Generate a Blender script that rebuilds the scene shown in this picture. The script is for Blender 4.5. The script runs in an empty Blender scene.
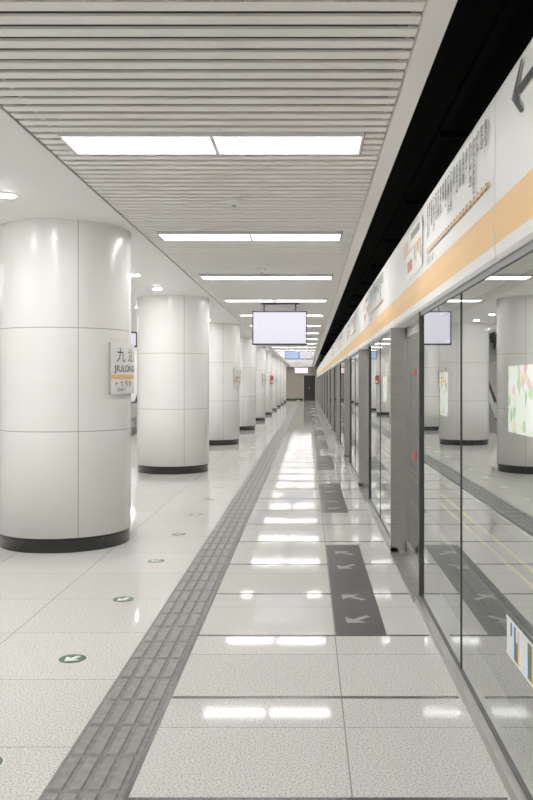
import bpy, math, random
random.seed(4)
S=bpy.context.scene
S.view_settings.view_transform='Standard'
S.view_settings.gamma=1.2
COL=S.collection

# ---------------- materials ----------------
def pmat(name,col,rough=.4,metal=0,emis=None,es=0,spec=.5,coat=0):
    m=bpy.data.materials.new(name); m.use_nodes=True
    b=m.node_tree.nodes['Principled BSDF']
    b.inputs['Base Color'].default_value=(*col,1)
    b.inputs['Roughness'].default_value=rough
    b.inputs['Metallic'].default_value=metal
    b.inputs['Specular IOR Level'].default_value=spec
    b.inputs['Coat Weight'].default_value=coat
    if emis:
        b.inputs['Emission Color'].default_value=(*emis,1)
        b.inputs['Emission Strength'].default_value=es
    return m
def noisy(m,scale,c1,c2,p1=.4,p2=.6,stretch=None):
    nt=m.node_tree; b=nt.nodes['Principled BSDF']
    tc=nt.nodes.new('ShaderNodeTexCoord'); n=nt.nodes.new('ShaderNodeTexNoise')
    n.inputs['Scale'].default_value=scale; n.inputs['Detail'].default_value=3
    r=nt.nodes.new('ShaderNodeValToRGB')
    r.color_ramp.elements[0].position=p1; r.color_ramp.elements[1].position=p2
    r.color_ramp.elements[0].color=(*c1,1); r.color_ramp.elements[1].color=(*c2,1)
    if stretch:
        mp=nt.nodes.new('ShaderNodeMapping'); mp.inputs['Scale'].default_value=stretch
        nt.links.new(tc.outputs['Object'],mp.inputs['Vector']); nt.links.new(mp.outputs['Vector'],n.inputs['Vector'])
    else: nt.links.new(tc.outputs['Object'],n.inputs['Vector'])
    nt.links.new(n.outputs['Fac'],r.inputs['Fac']); nt.links.new(r.outputs['Color'],b.inputs['Base Color'])
    return m
M={}
M['slat']=pmat('slat_paint',(.95,.935,.885),.4)
M['void']=pmat('slat_backing',(.06,.057,.052),.8)
M['ceil']=pmat('white_ceiling',(.93,.93,.915),.5)
M['trimw']=pmat('trim_white',(.93,.92,.90),.35)
M['black']=pmat('black_void',(.004,.0035,.004),.8,spec=.1)
M['col']=pmat('enamel_panel',(.88,.87,.845),.22,coat=.2)
M['seam']=pmat('seam_dark',(.36,.35,.33),.6)
M['base']=pmat('black_granite',(.006,.006,.008),.2)
M['steel']=noisy(pmat('brushed_steel',(.5,.49,.47),.35,1),6,(.42,.41,.39),(.56,.55,.52),.3,.7,(1,1,40))
M['gasket']=pmat('gasket',(.03,.03,.03),.4)
M['orange']=pmat('orange_band',(.88,.54,.22),.5,spec=.25)
M['fascia']=pmat('fascia_white',(.85,.85,.835),.5,spec=.25)
M['lamp']=pmat('lamp_diffuser',(1,1,1),.4,emis=(1,.99,.975),es=4.5)
M['tube']=pmat('lamp_tube_glow',(1,1,1),.4,emis=(1,.99,.975),es=55)
M['lampframe']=pmat('lamp_frame',(.85,.85,.83),.4)
M['down']=pmat('downlight_lens',(1,1,1),.4,emis=(1,.99,.97),es=290)
M['ring']=pmat('downlight_ring',(.75,.75,.73),.3)
M['tact']=noisy(pmat('tactile_grey',(.2,.2,.2),.5),30,(.12,.118,.112),(.17,.168,.16))
M['tactb']=noisy(pmat('tactile_bar',(.2,.2,.2),.45),30,(.17,.168,.16),(.22,.217,.205))
M['tband']=pmat('joint_band_dark',(.06,.06,.056),.25)
M['mat']=noisy(pmat('dark_tile',(.1,.1,.1),.35,spec=.2),60,(.03,.03,.03),(.05,.049,.046))
M['matmark']=pmat('mark_grey',(.30,.30,.285),.4)
M['green']=pmat('green_sticker',(.015,.08,.025),.3)
M['white']=pmat('white_print',(.85,.85,.83),.4)
M['ink']=pmat('black_print',(.01,.01,.013),.5,spec=.2)
M['red']=pmat('red_print',(.50,.03,.03),.4)
M['plastic']=pmat('black_plastic',(.008,.008,.01),.3)
M['screen']=pmat('lcd_screen',(.1,.1,.11),.2,emis=(.82,.795,.92),es=.8)
M['tunnel']=noisy(pmat('tunnel_concrete',(.05,.05,.05),.8),3,(.06,.06,.06),(.11,.105,.10))
M['yellow']=pmat('yellow_paint_glow',(.75,.52,.05),.5,emis=(.8,.55,.1),es=.1)  # paint with a faint added glow, so the lines show in the dark tunnel
M['wall']=pmat('end_wall',(.50,.46,.38),.5)
M['bluesc']=pmat('blue_screen',(.1,.2,.5),.3,emis=(.45,.58,.9),es=.7)
M['pink']=pmat('pink_sign',(.5,.4,.45),.3,emis=(.9,.75,.8),es=.7)
M['rubber']=pmat('handrail_rubber',(.02,.02,.02),.4)
def glassmat(name,base,tint):
    m=bpy.data.materials.new(name); m.use_nodes=True; nt=m.node_tree; nt.nodes.clear()
    o=nt.nodes.new('ShaderNodeOutputMaterial'); mx=nt.nodes.new('ShaderNodeMixShader')
    g=nt.nodes.new('ShaderNodeBsdfGlossy'); t=nt.nodes.new('ShaderNodeBsdfTransparent')
    g.inputs['Roughness'].default_value=.0; g.inputs['Color'].default_value=(.93,.95,.93,1)
    t.inputs['Color'].default_value=(*tint,1)
    lw=nt.nodes.new('ShaderNodeLayerWeight'); lw.inputs['Blend'].default_value=.5
    mr=nt.nodes.new('ShaderNodeMapRange'); mr.inputs['From Min'].default_value=0; mr.inputs['From Max'].default_value=1
    mr.inputs['To Min'].default_value=base; mr.inputs['To Max'].default_value=.86
    nt.links.new(lw.outputs['Facing'],mr.inputs['Value']); nt.links.new(mr.outputs['Result'],mx.inputs['Fac'])
    nt.links.new(t.outputs[0],mx.inputs[1]); nt.links.new(g.outputs[0],mx.inputs[2]); nt.links.new(mx.outputs[0],o.inputs['Surface'])
    return m
M['glass']=glassmat('door_glass',.06,(.75,.8,.78))
M['bglass']=glassmat('balustrade_glass',.05,(.8,.85,.83))
# terrazzo floor with tile joints
def floormat(name,tx,ty,ox,oy,onejoint=None):
    m=pmat(name,(.7,.7,.68),.1,spec=.12); nt=m.node_tree; L=nt.links; b=nt.nodes['Principled BSDF']
    tc=nt.nodes.new('ShaderNodeTexCoord')
    n=nt.nodes.new('ShaderNodeTexNoise'); n.inputs['Scale'].default_value=130; n.inputs['Detail'].default_value=2
    L.new(tc.outputs['Object'],n.inputs['Vector'])
    r=nt.nodes.new('ShaderNodeValToRGB'); e=r.color_ramp.elements
    e[0].position=.36; e[0].color=(.33,.32,.285,1); e[1].position=.48; e[1].color=(.63,.62,.585,1)
    e2=e.new(.66); e2.color=(.74,.735,.705,1)
    L.new(n.outputs['Fac'],r.inputs['Fac'])
    n2=nt.nodes.new('ShaderNodeTexNoise'); n2.inputs['Scale'].default_value=.9
    L.new(tc.outputs['Object'],n2.inputs['Vector'])
    sep=nt.nodes.new('ShaderNodeSeparateXYZ'); L.new(tc.outputs['Object'],sep.inputs[0])
    def mth(op,a,bb):
        q=nt.nodes.new('ShaderNodeMath'); q.operation=op
        for i,v in enumerate((a,bb)):
            if isinstance(v,(int,float)): q.inputs[i].default_value=v
            else: L.new(v,q.inputs[i])
        return q.outputs[0]
    def joint(s,per,off,w=.006):
        a=mth('SUBTRACT',s,off); a=mth('DIVIDE',a,per); a=mth('FRACT',a,0) ; return mth('LESS_THAN',a,w/per)
    jy=joint(sep.outputs[1],ty,oy)
    if onejoint is None: jx=joint(sep.outputs[0],tx,ox)
    else: jx=mth('COMPARE',sep.outputs[0],onejoint); jx.node.inputs[2].default_value=.003
    j=mth('MAXIMUM',jx,jy)
    ix=mth('FLOOR',mth('DIVIDE',mth('SUBTRACT',sep.outputs[0],ox),tx),0); iy=mth('FLOOR',mth('DIVIDE',mth('SUBTRACT',sep.outputs[1],oy),ty),0)
    cb=nt.nodes.new('ShaderNodeCombineXYZ'); L.new(ix,cb.inputs[0]); L.new(iy,cb.inputs[1])
    wn=nt.nodes.new('ShaderNodeTexWhiteNoise'); L.new(cb.outputs[0],wn.inputs['Vector'])
    v=mth('ADD',mth('MULTIPLY',wn.outputs['Value'],.07),.965)
    mul=nt.nodes.new('ShaderNodeVectorMath'); mul.operation='SCALE'; L.new(r.outputs['Color'],mul.inputs[0]); L.new(v,mul.inputs['Scale'])
    mix=nt.nodes.new('ShaderNodeMix'); mix.data_type='RGBA'
    L.new(j,mix.inputs['Factor']); L.new(mul.outputs[0],mix.inputs[6]); mix.inputs[7].default_value=(.27,.26,.24,1)
    L.new(mix.outputs[2],b.inputs['Base Color'])
    L.new(mth('ADD',mth('MULTIPLY',n2.outputs['Fac'],.04),.03),b.inputs['Roughness'])
    return m
M['floorA']=floormat('terrazzo_hall',.8,.8,-.97,.3)
M['floorB']=floormat('terrazzo_edge',.81,.995,-.65,.715,.16)

# ---------------- mesh builder ----------------
class MB:
    def __init__(s): s.v=[];s.f=[];s.m=[];s.mats=[]
    def mi(s,k):
        if k not in s.mats: s.mats.append(k)
        return s.mats.index(k)
    def face(s,pts,k):
        n=len(s.v); s.v+=[tuple(p) for p in pts]; s.f.append(tuple(range(n,n+len(pts)))); s.m.append(s.mi(k))
    def box(s,x0,x1,y0,y1,z0,z1,k,ch=0):
        n=len(s.v); i=s.mi(k)
        s.v+=[(x0,y0,z0),(x1,y0,z0),(x1,y1,z0),(x0,y1,z0),(x0+ch,y0+ch,z1),(x1-ch,y0+ch,z1),(x1-ch,y1-ch,z1),(x0+ch,y1-ch,z1)]
        for f in [(0,3,2,1),(4,5,6,7),(0,1,5,4),(1,2,6,5),(2,3,7,6),(3,0,4,7)]:
            s.f.append(tuple(n+q for q in f)); s.m.append(i)
    def cyl(s,cx,cy,z0,z1,r0,r1,k,seg=24,cap=True):
        n=len(s.v); i=s.mi(k)
        for z,r in ((z0,r0),(z1,r1)):
            for a in range(seg):
                t=2*math.pi*a/seg; s.v.append((cx+r*math.cos(t),cy+r*math.sin(t),z))
        for a in range(seg):
            b=(a+1)%seg; s.f.append((n+a,n+b,n+seg+b,n+seg+a)); s.m.append(i)
        if cap:
            s.f.append(tuple(n+a for a in reversed(range(seg)))); s.m.append(i)
            s.f.append(tuple(n+seg+a for a in range(seg))); s.m.append(i)
    def mesh(s,name,smooth=False):
        me=bpy.data.meshes.new(name); me.from_pydata(s.v,[],s.f)
        for k in s.mats: me.materials.append(M[k])
        me.polygons.foreach_set('material_index',s.m)
        if smooth: me.polygons.foreach_set('use_smooth',[True]*len(s.f))
        me.update(); return me
    def obj(s,name,smooth=False,loc=(0,0,0),parent=None):
        return place(s.mesh(name,smooth),name,loc,parent)
def place(me,name,loc=(0,0,0),parent=None,rotz=0):
    o=bpy.data.objects.new(name,me); COL.objects.link(o); o.location=loc; o.rotation_euler=(0,0,rotz)
    if parent: o.parent=parent
    return o
def textverts(t,size,align='LEFT',off=0):
    c=bpy.data.curves.new('t','FONT'); c.body=t; c.size=size; c.align_x=align; c.resolution_u=3; c.offset=off
    o=bpy.data.objects.new('t',c); COL.objects.link(o)
    bpy.context.view_layer.update()
    dg=bpy.context.evaluated_depsgraph_get()
    me=bpy.data.meshes.new_from_object(o.evaluated_get(dg))
    vs=[v.co.copy() for v in me.vertices]; fs=[tuple(p.vertices) for p in me.polygons]
    bpy.data.objects.remove(o); bpy.data.curves.remove(c); bpy.data.meshes.remove(me)
    return vs,fs
def addtext(mb,t,size,fn,k,align='LEFT',sx=1,off=0):
    vs,fs=textverts(t,size,align,off); n=len(mb.v); i=mb.mi(k)
    mb.v+=[tuple(fn(v.x*sx,v.y)) for v in vs]
    for f in fs: mb.f.append(tuple(n+q for q in f)); mb.m.append(i)

Y0,Y1=-9.0,75.0
# ---------------- floor ----------------
f=MB()
f.box(-8.55,-.65,Y0,Y1,-.3,0,'floorA')
f.box(-.65,.95,Y0,Y1,-.3,0,'floorB')
f.box(-10.15,-8.55,Y0,Y1,-.3,0,'floorB')
f.obj('floor')
b=MB(); y=3.06-.995*11
while y<Y1-1:
    b.box(-.65,.72,y-.014,y+.014,0,.0015,'tband'); y+=.995
b.box(-.668,-.650,Y0,Y1-.1,0,.0015,'tband')
b.obj('floor_inlay_bands')
# tactile paving
t=MB()
def tact(x0):
    t.box(x0,x0+.30,Y0+.1,Y1-.2,0,.004,'tact')
    y=Y0+.1
    while y<Y1-.6:
        for i in range(4):
            xa=x0+.018+i*.0705
            t.box(xa,xa+.052,y+.012,y+.288,.004,.010,'tactb',.006)
        y+=.30
tact(-.97)
t.obj('tactile_paving')
# door mats
mm=MB(); mm.box(.165,.47,0,2.83,0,.002,'mat')
for (cy,ang) in ((.35,2.4),(.9,.8),(1.9,2.4),(2.45,.8)):
    s=.2; ca,sa=math.cos(ang),math.sin(ang)
    for part in ([(-.1,-.5),(.1,-.5),(.1,.1),(-.1,.1)],[(-.45,.1),(.45,.1),(0,.55)]):
        mm.face([(.317+(px*ca-py*sa)*s,cy+(px*sa+py*ca)*s,.0026) for px,py in part],'matmark')
me=mm.mesh('door_queue_marking')
for k in range(-1,14):
    place(me,'door_queue_marking',(0,5.04+4.8*k,0))
# green arrow stickers
g=MB(); g.cyl(0,0,0,.0015,.078,.078,'white',28); g.cyl(0,0,.0015,.0025,.075,.075,'green',28)
g.face([(-.014,.05,.003),(-.014,-.02,.003),(.014,-.02,.003),(.014,.05,.003)],'white')
g.face([(-.050,.0,.0031),(0,-.056,.0031),(.050,.0,.0031),(.026,.006,.0031),(0,-.02,.0031),(-.026,.006,.0031)],'white')
me=g.mesh('floor_arrow_sticker')
for k in range(-1,22):
    o=place(me,'floor_arrow_sticker',(-1.28,4.62+1.27*k,0)); o.rotation_euler[2]=-.6

# ---------------- ceilings ----------------
LIGHTY=[5.02+3.17*k for k in range(-4,22)]
def slatobj():
    s=MB(); y=Y0+.05; p=.12
    while y<Y1-.15:
        hit=any(abs((y+.04)-ly)<.195+.045 for ly in LIGHTY)
        for xa,xb in (((-1.57,-1.43),(.33,.44)) if hit else ((-1.57,.44),)):
            s.box(xa,xb,y,y+.076,2.92,2.931,'slat')
        y+=p
    for xc in (-1.5,.38):
        s.box(xc-.02,xc+.02,Y0+.05,Y1-.1,2.931,2.96,'void')
    return s.mesh('slatted_ceiling')
ms=slatobj()
place(ms,'slatted_ceiling'); place(ms,'slatted_ceiling',(-9.2,66,0),rotz=math.pi)
c=MB()
HX0,HX1,HY0,HY1=-5.5,-3.7,24.,34.
c.box(-7.59,HX0,Y0,Y1,2.94,3.25,'ceil'); c.box(HX1,-1.61,Y0,Y1,2.94,3.25,'ceil')
c.box(HX0,HX1,Y0,HY0,2.94,3.25,'ceil'); c.box(HX0,HX1,HY1,Y1,2.94,3.25,'ceil')
c.box(-1.61,.44,Y0,Y1,3.12,3.25,'void'); c.box(-9.64,-7.59,Y0,Y1,3.12,3.25,'void')
c.box(.44,5.2,Y0,Y1,4.0,4.1,'black'); c.box(-14.4,-9.64,Y0,Y1,4.0,4.1,'black')
c.obj('ceiling')
tr=MB()
tr.box(.445,.545,Y0,Y1,2.895,2.925,'trimw'); tr.box(.445,.465,Y0,Y1,2.925,3.3,'trimw'); tr.box(.50,.545,Y0,Y1,2.925,2.96,'trimw')
tr.box(.47,.5,Y0,Y1,2.96,4.0,'black')
me=tr.mesh('trim'); place(me,'trim_1'); place(me,'trim_2',(-9.2,66,0),rotz=math.pi)
# light fixtures
l=MB()
l.box(-.87,.87,-.20,.20,2.925,3.02,'lampframe')
for s_ in (-1,1):
    x0,x1=(-.855,-.012) if s_<0 else (.012,.855)
    l.box(x0,x1,-.180,-.025,2.905,2.925,'lamp'); l.box(x0,x1,.025,.180,2.905,2.925,'lamp')
    l.box(x0+.04,x1-.04,-.025,.025,2.905,2.925,'tube')
    l.box(x0,x0+.04,-.025,.025,2.905,2.925,'lamp'); l.box(x1-.04,x1,-.025,.025,2.905,2.925,'lamp')
l.box(-.87,.87,-.2,-.180,2.90,2.925,'lampframe'); l.box(-.87,.87,.180,.2,2.90,2.925,'lampframe')
l.box(-.012,.012,-.180,.180,2.90,2.925,'lampframe'); l.box(-.87,-.855,-.180,.180,2.90,2.925,'lampframe'); l.box(.855,.87,-.180,.180,2.90,2.925,'lampframe')
me=l.mesh('fluorescent_ceiling_light')
for ly in LIGHTY:
    if ly>Y1-.5: continue
    place(me,'fluorescent_ceiling_light',(-.55,ly,0)); place(me,'fluorescent_ceiling_light',(-8.65,ly,0))
# downlights
d=MB(); d.cyl(0,0,2.930,2.94,.075,.08,'ring'); d.cyl(0,0,2.926,2.931,.058,.058,'down')
me=d.mesh('recessed_downlight')
yy=[]
k=-2
while 11.3+6.45*k<Y1-2:
    for dy in (-1.65,0,1.65): yy.append(11.3+6.45*k+dy)
    k+=1
for y in yy:
    if y<Y0+.5: continue
    for x in (-2.3,-3.2,-6.0,-6.9): place(me,'recessed_downlight',(x,y,0))  # the two inner rows are added to brighten the hall
# smoke detectors
sd=MB(); sd.cyl(0,0,2.895,2.92,.055,.06,'ceil'); sd.cyl(0,0,2.87,2.895,.03,.045,'ceil'); sd.cyl(0,0,2.862,2.87,.015,.02,'seam')
me=sd.mesh('smoke_detector')
for k in range(0,14): place(me,'smoke_detector',(-.57,6.56+3.95*k,0))

# ---------------- columns ----------------
R=.607
def colmesh():
    s=MB(); angs=[]; seamw=.007/R
    seams=[math.radians(26+90*k) for k in range(4)]
    N=72; 
    for q in range(4):
        a0=seams[q]+seamw/2; a1=seams[q]+math.pi/2-seamw/2
        for i in range(N//4+1): angs.append((a0+(a1-a0)*i/(N//4), i==N//4))
    zs=[(0,R-.012,'base'),(.13,R-.012,'base'),(.13,R,'col'),(1.066,R,'seam'),(1.074,R,'col'),(1.986,R,'seam'),(1.994,R,'col'),(2.94,R,None)]
    n=len(angs)
    for z,r,_ in zs:
        for a,_2 in angs: s.v.append((r*math.sin(a),-r*math.cos(a),z))
    for j in range(len(zs)-1):
        for i in range(n):
            i2=(i+1)%n; k=zs[j][2]
            if j==1: k='col'
            if angs[i][1] and k=='col': k='seam'
            s.f.append((j*n+i,j*n+i2,(j+1)*n+i2,(j+1)*n+i)); s.m.append(s.mi(k))
    return s.mesh('column',True)
cm=colmesh()
for k in range(-2,10):
    place(cm,'column',(-2.3,8.07+6.45*k,0)); place(cm,'column',(-6.9,8.07+6.45*k,0))
# station name sign wrapped on column
def colsign():
    s=MB(); r0,r1=R+.002,R+.03; a0,a1=math.radians(54),math.radians(128); z0,z1=1.40,1.87; n=24
    A=[a0+(a1-a0)*i/n for i in range(n+1)]
    P=lambda r,a,z:(r*math.sin(a),-r*math.cos(a),z)
    for i in range(n):
        a,b_=A[i],A[i+1]
        for (za,zb,k) in ((z0,1.535,'white'),(1.535,1.575,'orange'),(1.575,z1,'white')):
            s.face([P(r1,a,za),P(r1,b_,za),P(r1,b_,zb),P(r1,a,zb)],k)
        s.face([P(r1,a,z1),P(r1,b_,z1),P(r0,b_,z1),P(r0,a,z1)],'seam')
        s.face([P(r0,a,z0),P(r0,b_,z0),P(r1,b_,z0),P(r1,a,z0)],'seam')
    s.face([P(r0,a0,z0),P(r1,a0,z0),P(r1,a0,z1),P(r0,a0,z1)],'seam')
    s.face([P(r1,a1,z0),P(r0,a1,z0),P(r0,a1,z1),P(r1,a1,z1)],'seam')
    rt=r1+.0015
    def fn(th,z): return lambda x,y:(rt*math.sin(th+x/rt),-rt*math.cos(th+x/rt),z+y)
    D=math.radians
    addtext(s,'九 龙 山',.14,fn(D(60),1.705),'ink')
    addtext(s,'JIULONGSHAN',.085,fn(D(58),1.605),'ink',sx=1.08,off=.001)
    addtext(s,'← 七 号 线',.06,fn(D(58),1.475),'ink')
    addtext(s,'LINE 7',.045,fn(D(61),1.425),'ink')
    return s.mesh('station_name_sign')
me=colsign()
for k in (0,2,4,6): place(me,'station_name_sign',(-2.3,8.07+6.45*k,0))
s=MB(); 
s.box(-.16,.16,-.02,0,1.45,1.85,'red'); s.box(-.12,.12,-.023,-.02,1.5,1.62,'white')
o=s.obj('fire_notice_sign',loc=(-2.3+.63*math.sin(1.2),8.07+6.45*5-.63*math.cos(1.2),0)); o.rotation_euler[2]=1.2

# ---------------- platform screen doors ----------------
def bay():
    s=MB(); top=1.985; RL=-1.7; FE=3.1
    s.box(.72,.90,RL,0,0,.012,'steel')
    s.box(.73,.80,0,FE,0,.05,'steel')
    s.box(.73,.895,0,.035,0,top,'steel')
    s.box(.755,.895,FE-.03,FE,.0,top,'gasket')
    s.face([(.772,.035,.05),(.772,FE-.03,.05),(.772,FE-.03,top),(.772,.035,top)],'glass')
    s.box(.767,.777,1.578,1.585,.05,top,'gasket')
    s.box(.764,.780,.035,FE-.03,.05,.062,'gasket'); s.box(.764,.780,.035,FE-.03,1.955,top,'gasket')
    s.face([(.875,RL,.012),(.875,0,.012),(.875,0,top),(.875,RL,top)],'glass')
    for a,b_ in ((RL,RL+.05),(-.87,-.83),(-.05,0)):
        s.box(.865,.885,a,b_,.012,top,'gasket' if a==-.87 else 'steel')
    s.box(.865,.885,RL,0,.012,.10,'steel'); s.box(.865,.885,RL,0,1.9,top,'steel')
    s.box(.871,.8745,-.62,-.42,1.56,1.61,'red'); s.box(.871,.8745,-.62,-.42,.86,.94,'red')
    prof=[(.80,top,'fascia'),(.755,top,'fascia'),(.742,2.0,'fascia'),(.738,2.045,'orange'),(.734,2.12,'orange'),(.738,2.205,'fascia'),(.742,2.63,'fascia'),(.755,2.66,'fascia'),(.95,2.66,'fascia'),(.95,top,'fascia'),(.80,top,None)]
    for ya,yb in ((RL,.655),(.665,FE)):
        for i in range(len(prof)-1):
            (xa,za,k),(xb,zb,_)=prof[i],prof[i+1]
            s.face([(xa,ya,za),(xa,yb,za),(xb,yb,zb),(xb,ya,zb)],k)
        for yq in (ya,yb):
            s.face([(p[0],yq,p[1]) for p in prof[:-1]],'fascia')
    s.box(.76,.94,.655,.665,top,2.65,'gasket')
    return s.mesh('platform_screen_door')
bm_=bay()
for k in range(-3,14):
    yp=7.5+4.8*k
    place(bm_,'platform_screen_door',(0,yp,0))
    place(bm_,'platform_screen_door',(-9.2,66-yp,0),rotz=math.pi)
names=['北京西站','湾子','达官营','广安门内','菜市口','虎坊桥','珠市口','桥湾','磁器口','广渠门内','广渠门外','双井','九龙山','大郊亭','百子湾','化工','南楼梓庄','欢乐谷景区','垡头','双合','焦化厂']
def route():
    s=MB(); X=.7325
    y0,y1=-.9,.9
    s.box(X,X+.0005,y0,y1,2.295,2.32,'orange')
    for i,nm in enumerate(names):
        yy_=y1-.05-i*(y1-y0-.10)/(len(names)-1)
        n=12
        s.face([(X-.001,yy_+.018*math.cos(2*math.pi*q/n),2.3075+.018*math.sin(2*math.pi*q/n)) for q in range(n)],'ink' if nm!='九龙山' else 'red')
        s.face([(X-.0015,yy_+.010*math.cos(2*math.pi*q/n),2.3075+.010*math.sin(2*math.pi*q/n)) for q in range(n)],'white')
        for j,chh in enumerate(nm):
            addtext(s,chh,.055,(lambda yy_,j:(lambda tx,ty:(X-.001,yy_+.026-tx,2.54-.050*j+ty)))(yy_,j),'ink',off=.0012)
    addtext(s,'七号线  LINE 7',.05,lambda tx,ty:(X-.001,y1-tx,2.225+ty),'ink')
    return s.mesh('route_map')
rm=route()
for k in (0,1,2,3): place(rm,'route_map',(0,4.35+4.8*k,0))
s=MB(); X=.7325
s.box(X,X+.0005,-.55,.55,2.25,2.60,'white')
s.box(X-.001,X,-.02,.25,2.30,2.38,'red')
addtext(s,'九龙山',.10,lambda tx,ty:(X-.001,.50-tx,2.47+ty),'orange',off=.003)
for i in range(5): s.box(X-.001,X,-.50+.08*i,-.45+.08*i,2.32+.03*(i%3),2.44,'orange' if i%2 else 'seam')
s.box(X-.001,X,-.50,.50,2.44,2.455,'orange'); s.box(X-.001,X,.38,.395,2.27,2.45,'orange')
s.box(X-.001,X,-.42,.05,2.51,2.56,'seam')
me=s.mesh('door_info_sign')
for k in range(0,5): place(me,'door_info_sign',(0,6.0+4.8*k,0))
s=MB(); X=.7330
s.face([(X,y,z) for y,z in ((2.62,2.505),(2.98,2.505),(2.98,2.535),(2.62,2.535))],'ink')
s.face([(X-.0005,y,z) for y,z in ((3.06,2.52),(2.93,2.61),(2.895,2.61),(3.0,2.52),(2.895,2.43),(2.93,2.43))],'ink')
s.obj('direction_arrow_sign')
s=MB()
cols=['white','green','bluesc','white','orange','green','white']
for i in range(26):
    s.box(.7625,.763,3.26-.028*(i+1),3.26-.028*i,.475,.55 if i%3 else .60,cols[(i*3)%7])
    if i%3: s.box(.7625,.763,3.26-.028*(i+1),3.26-.028*i,.55,.60,cols[(i*5+2)%7])
s.box(.7625,.7635,2.5,3.27,.465,.475,'white'); s.box(.7625,.7635,2.5,3.27,.60,.612,'white')
s.obj('glass_sticker_strip')

# ---------------- tunnels ----------------
s=MB(); s.box(5.2,5.4,Y0,Y1,-1.3,4.1,'tunnel'); me=s.mesh('wall_right'); place(me,'wall_right'); place(me,'wall_left',(-9.2,66,0),rotz=math.pi)
s=MB()
s.box(.95,5.2,Y0,Y1,-1.3,-1.2,'tunnel'); s.box(.96,1.15,Y0,Y1,-1.2,-.01,'tunnel')
for x in (2.2,3.65): s.box(x-.035,x+.035,Y0,Y1,-1.2,-1.03,'steel')
s.box(2.93,3.0,Y0,Y1,-1.2,-1.19,'yellow'); s.box(3.18,3.26,Y0,Y1,-1.2,-1.19,'yellow')
me=s.mesh('railway_track'); place(me,'railway_track'); place(me,'railway_track',(-9.2,66,0),rotz=math.pi)
s=MB()
for x,z,r in ((1.6,3.5,.05),(2.0,3.6,.08),(1.2,3.75,.04)):
    s.box(x-r,x+r,Y0+.1,Y1-.1,z-r,z+r,'black')
y=Y0+1
while y<Y1-.2: s.box(1.0,2.3,y,y+.05,3.35,3.4,'black'); y+=2.4
s.obj('cable_tray')
pm=bpy.data.materials.new('poster_lit'); pm.use_nodes=True; nt=pm.node_tree; b_=nt.nodes['Principled BSDF']
tc=nt.nodes.new('ShaderNodeTexCoord'); vo=nt.nodes.new('ShaderNodeTexVoronoi'); vo.inputs['Scale'].default_value=4
nt.links.new(tc.outputs['Object'],vo.inputs['Vector'])
cr=nt.nodes.new('ShaderNodeValToRGB'); cr.color_ramp.interpolation='CONSTANT'
e=cr.color_ramp.elements; e[0].color=(.75,.85,.7,1); e[1].position=.78; e[1].color=(.7,.25,.3,1)
for p,cc in ((.25,(.2,.45,.15,1)),(.38,(.9,.9,.88,1)),(.66,(.8,.65,.3,1)),(.88,(.9,.9,.9,1))):
    q=e.new(p); q.color=cc
sp=nt.nodes.new('ShaderNodeSeparateColor'); nt.links.new(vo.outputs['Color'],sp.inputs[0]); nt.links.new(sp.outputs[0],cr.inputs['Fac'])
nt.links.new(cr.outputs['Color'],b_.inputs['Base Color']); nt.links.new(cr.outputs['Color'],b_.inputs['Emission Color']); b_.inputs['Emission Strength'].default_value=2.2
M['poster']=pm
s=MB(); s.box(5.06,5.19,-1.3,1.3,.2,2.0,'gasket'); s.box(5.05,5.06,-1.22,1.22,.28,1.92,'poster')
me=s.mesh('advertising_lightbox')
for y in (8.4,20.2,32,44,56): place(me,'advertising_lightbox',(0,y,0))
s=MB(); s.box(5.09,5.19,-.6,.6,3.0,3.08,'lampframe'); s.box(5.08,5.09,-.55,.55,3.01,3.07,'screen')
me=s.mesh('tunnel_fill_light')  # dim fill lights, added so the track lines show through the glass
for k in range(10): place(me,'tunnel_fill_light',(0,3+7*k,0))

# ---------------- hanging screens ----------------
s=MB()
w,h=.485,.30; zc=2.47
s.box(-w,w,0,.09,zc-h,zc+h,'plastic'); s.box(-w+.022,w-.022,-.003,0,zc-h+.028,zc+h-.022,'screen')
s.box(-w,w,-.006,0,zc-h,zc-h+.026,'plastic'); s.box(-w,w,-.006,0,zc+h-.02,zc+h,'plastic')
s.box(-w,-w+.02,-.006,0,zc-h,zc+h,'plastic'); s.box(w-.02,w,-.006,0,zc-h,zc+h,'plastic')
s.box(-.3,.3,.09,.16,zc-.1,zc+.1,'plastic')
for x in (-.28,.28): s.box(x-.015,x+.015,.1,.13,zc,2.90,'plastic')
s.box(-.34,.34,.07,.16,2.895,2.92,'plastic')
me=s.mesh('hanging_tv_screen')
place(me,'hanging_tv_screen',(-.5,15,0)); place(me,'hanging_tv_screen',(-8.7,15,0))
s=MB(); s.box(-.48,.48,0,.12,2.31,2.59,'plastic'); s.box(-.46,.0,-.004,0,2.33,2.57,'bluesc'); s.box(.03,.46,-.004,0,2.33,2.57,'screen')
for x in (-.35,.35): s.box(x-.012,x+.012,.04,.07,2.59,2.92,'steel')
s.obj('hanging_information_sign',loc=(-.32,29,0))
s=MB(); s.box(-.36,.36,0,.1,1.98,2.3,'plastic'); s.box(-.34,.34,-.004,0,2.0,2.28,'pink')
for x in (-.28,.28): s.box(x-.012,x+.012,.04,.07,2.3,2.92,'steel')
s.obj('hanging_exit_sign',loc=(-.34,43.5,0))
s=MB(); s.box(-.8,.8,0,.12,2.3,2.65,'plastic'); s.box(-.75,.75,-.004,0,2.34,2.61,'screen')
for x in (-.6,.6): s.box(x-.012,x+.012,.04,.07,2.65,2.94,'steel')
s.obj('hanging_direction_sign',loc=(-4.6,19,0))

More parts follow.
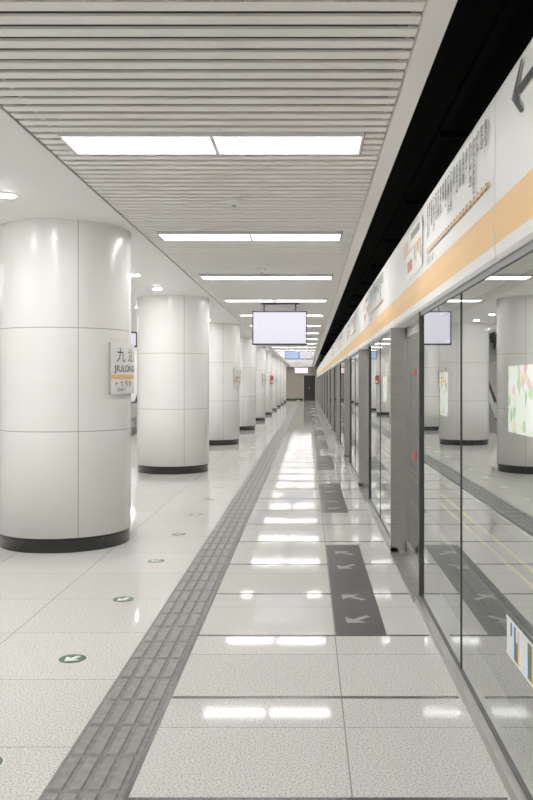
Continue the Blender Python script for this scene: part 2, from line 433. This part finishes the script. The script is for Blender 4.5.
# ---------------- escalator in the centre ----------------
s=MB(); ex0,ex1=-5.2,-4.0; ang=math.radians(30); T=math.tan(ang)
ys,ye=24.6,31.4
zz=lambda y: max(0,(y-ys-.8)*T)
n=0; y=ys
while y<ye:
    z=zz(y+.2); s.box(ex0+.15,ex1-.15,y,y+.4,max(0,z-.5),z+.03,'steel'); y+=.4
P=[ys-.3,ys+.8]+[ys+.8+i*.6 for i in range(1,10)]
for x in (ex0,ex1-.12):
    for i in range(len(P)-1):
        a,b2=P[i],P[i+1]; za,zb=zz(a),zz(b2)
        for xx in (x,x+.12):
            s.face([(xx,a,max(0,za-.6)),(xx,b2,max(0,zb-.6)),(xx,b2,zb+.25),(xx,a,za+.25)],'steel')
        s.face([(x,a,za+.25),(x+.12,a,za+.25),(x+.12,b2,zb+.25),(x,b2,zb+.25)],'steel')
        s.face([(x+.06,a,za+.25),(x+.06,b2,zb+.25),(x+.06,b2,zb+.9),(x+.06,a,za+.9)],'bglass')
        dz0,dz1=.9,.95
        s.face([(x+.02,a,za+dz1),(x+.10,a,za+dz1),(x+.10,b2,zb+dz1),(x+.02,b2,zb+dz1)],'rubber')
        s.face([(x+.02,a,za+dz0),(x+.02,b2,zb+dz0),(x+.02,b2,zb+dz1),(x+.02,a,za+dz1)],'rubber')
        s.face([(x+.10,a,za+dz0),(x+.10,b2,zb+dz0),(x+.10,b2,zb+dz1),(x+.10,a,za+dz1)],'rubber')
    s.box(x+.02,x+.10,ys-.36,ys-.3,.25,.95,'rubber'); s.box(x,x+.12,ys-.3,ys-.28,0,.25,'steel')
s.obj('escalator')
s=MB()
s.box(HX0-.1,HX0,HY0,HY1,3.25,6,'wall'); s.box(HX1,HX1+.1,HY0,HY1,3.25,6,'wall'); s.box(HX0,HX1,HY1,HY1+.1,3.25,6,'wall'); s.box(HX0,HX1,HY0-.1,HY0,3.25,6,'wall'); s.box(HX0,HX1,HY0,HY1,6,6.1,'ceil')
s.obj('wall_escalator_shaft')

# ---------------- end walls ----------------
s=MB()
DX0,DX1=-.44,.70
s.box(-10.2,DX0,Y1,Y1+.2,0,4.1,'wall'); s.box(DX1,5.3,Y1,Y1+.2,-1.2,4.1,'wall'); s.box(DX0,DX1,Y1,Y1+.2,2.25,4.1,'wall')
s.box(DX0,DX1,Y1+2,Y1+2.1,0,3,'black'); s.box(-14.5,-10.2,Y1,Y1+.2,-1.2,4.1,'wall')
s.obj('wall_back')
s=MB(); s.box(DX0,DX0+.07,Y1-.03,Y1,0,2.25,'steel'); s.box(DX1-.07,DX1,Y1-.03,Y1,0,2.25,'steel'); s.box(DX0,DX1,Y1-.03,Y1,2.18,2.25,'steel'); s.box(DX0+.07,DX1-.07,Y1+.05,Y1+.09,0,2.18,'plastic'); s.box(.1,.14,Y1+.02,Y1+.05,.95,1.15,'steel')
s.obj('door_1')
s=MB(); s.box(-14.5,5.3,Y0-.2,Y0,-1.2,4.1,'wall'); s.obj('wall_front')
s=MB(); s.box(-9.9,DX0,Y1-.02,Y1,0,.13,'base'); s.obj('baseboard_back')

# ---------------- world & camera ----------------
w=bpy.data.worlds.new('World'); S.world=w; w.use_nodes=True
w.node_tree.nodes['Background'].inputs[0].default_value=(.5,.5,.5,1); w.node_tree.nodes['Background'].inputs[1].default_value=.3
cam=bpy.data.cameras.new('camera'); co=bpy.data.objects.new('camera',cam); COL.objects.link(co)
co.location=(0,0,1.5); co.rotation_euler=(math.pi/2,0,0)
cam.sensor_fit='HORIZONTAL'; cam.sensor_width=36; cam.lens=850*36/533
cam.shift_x=-41.5/533; cam.shift_y=-17/533; cam.clip_end=300
S.camera=co
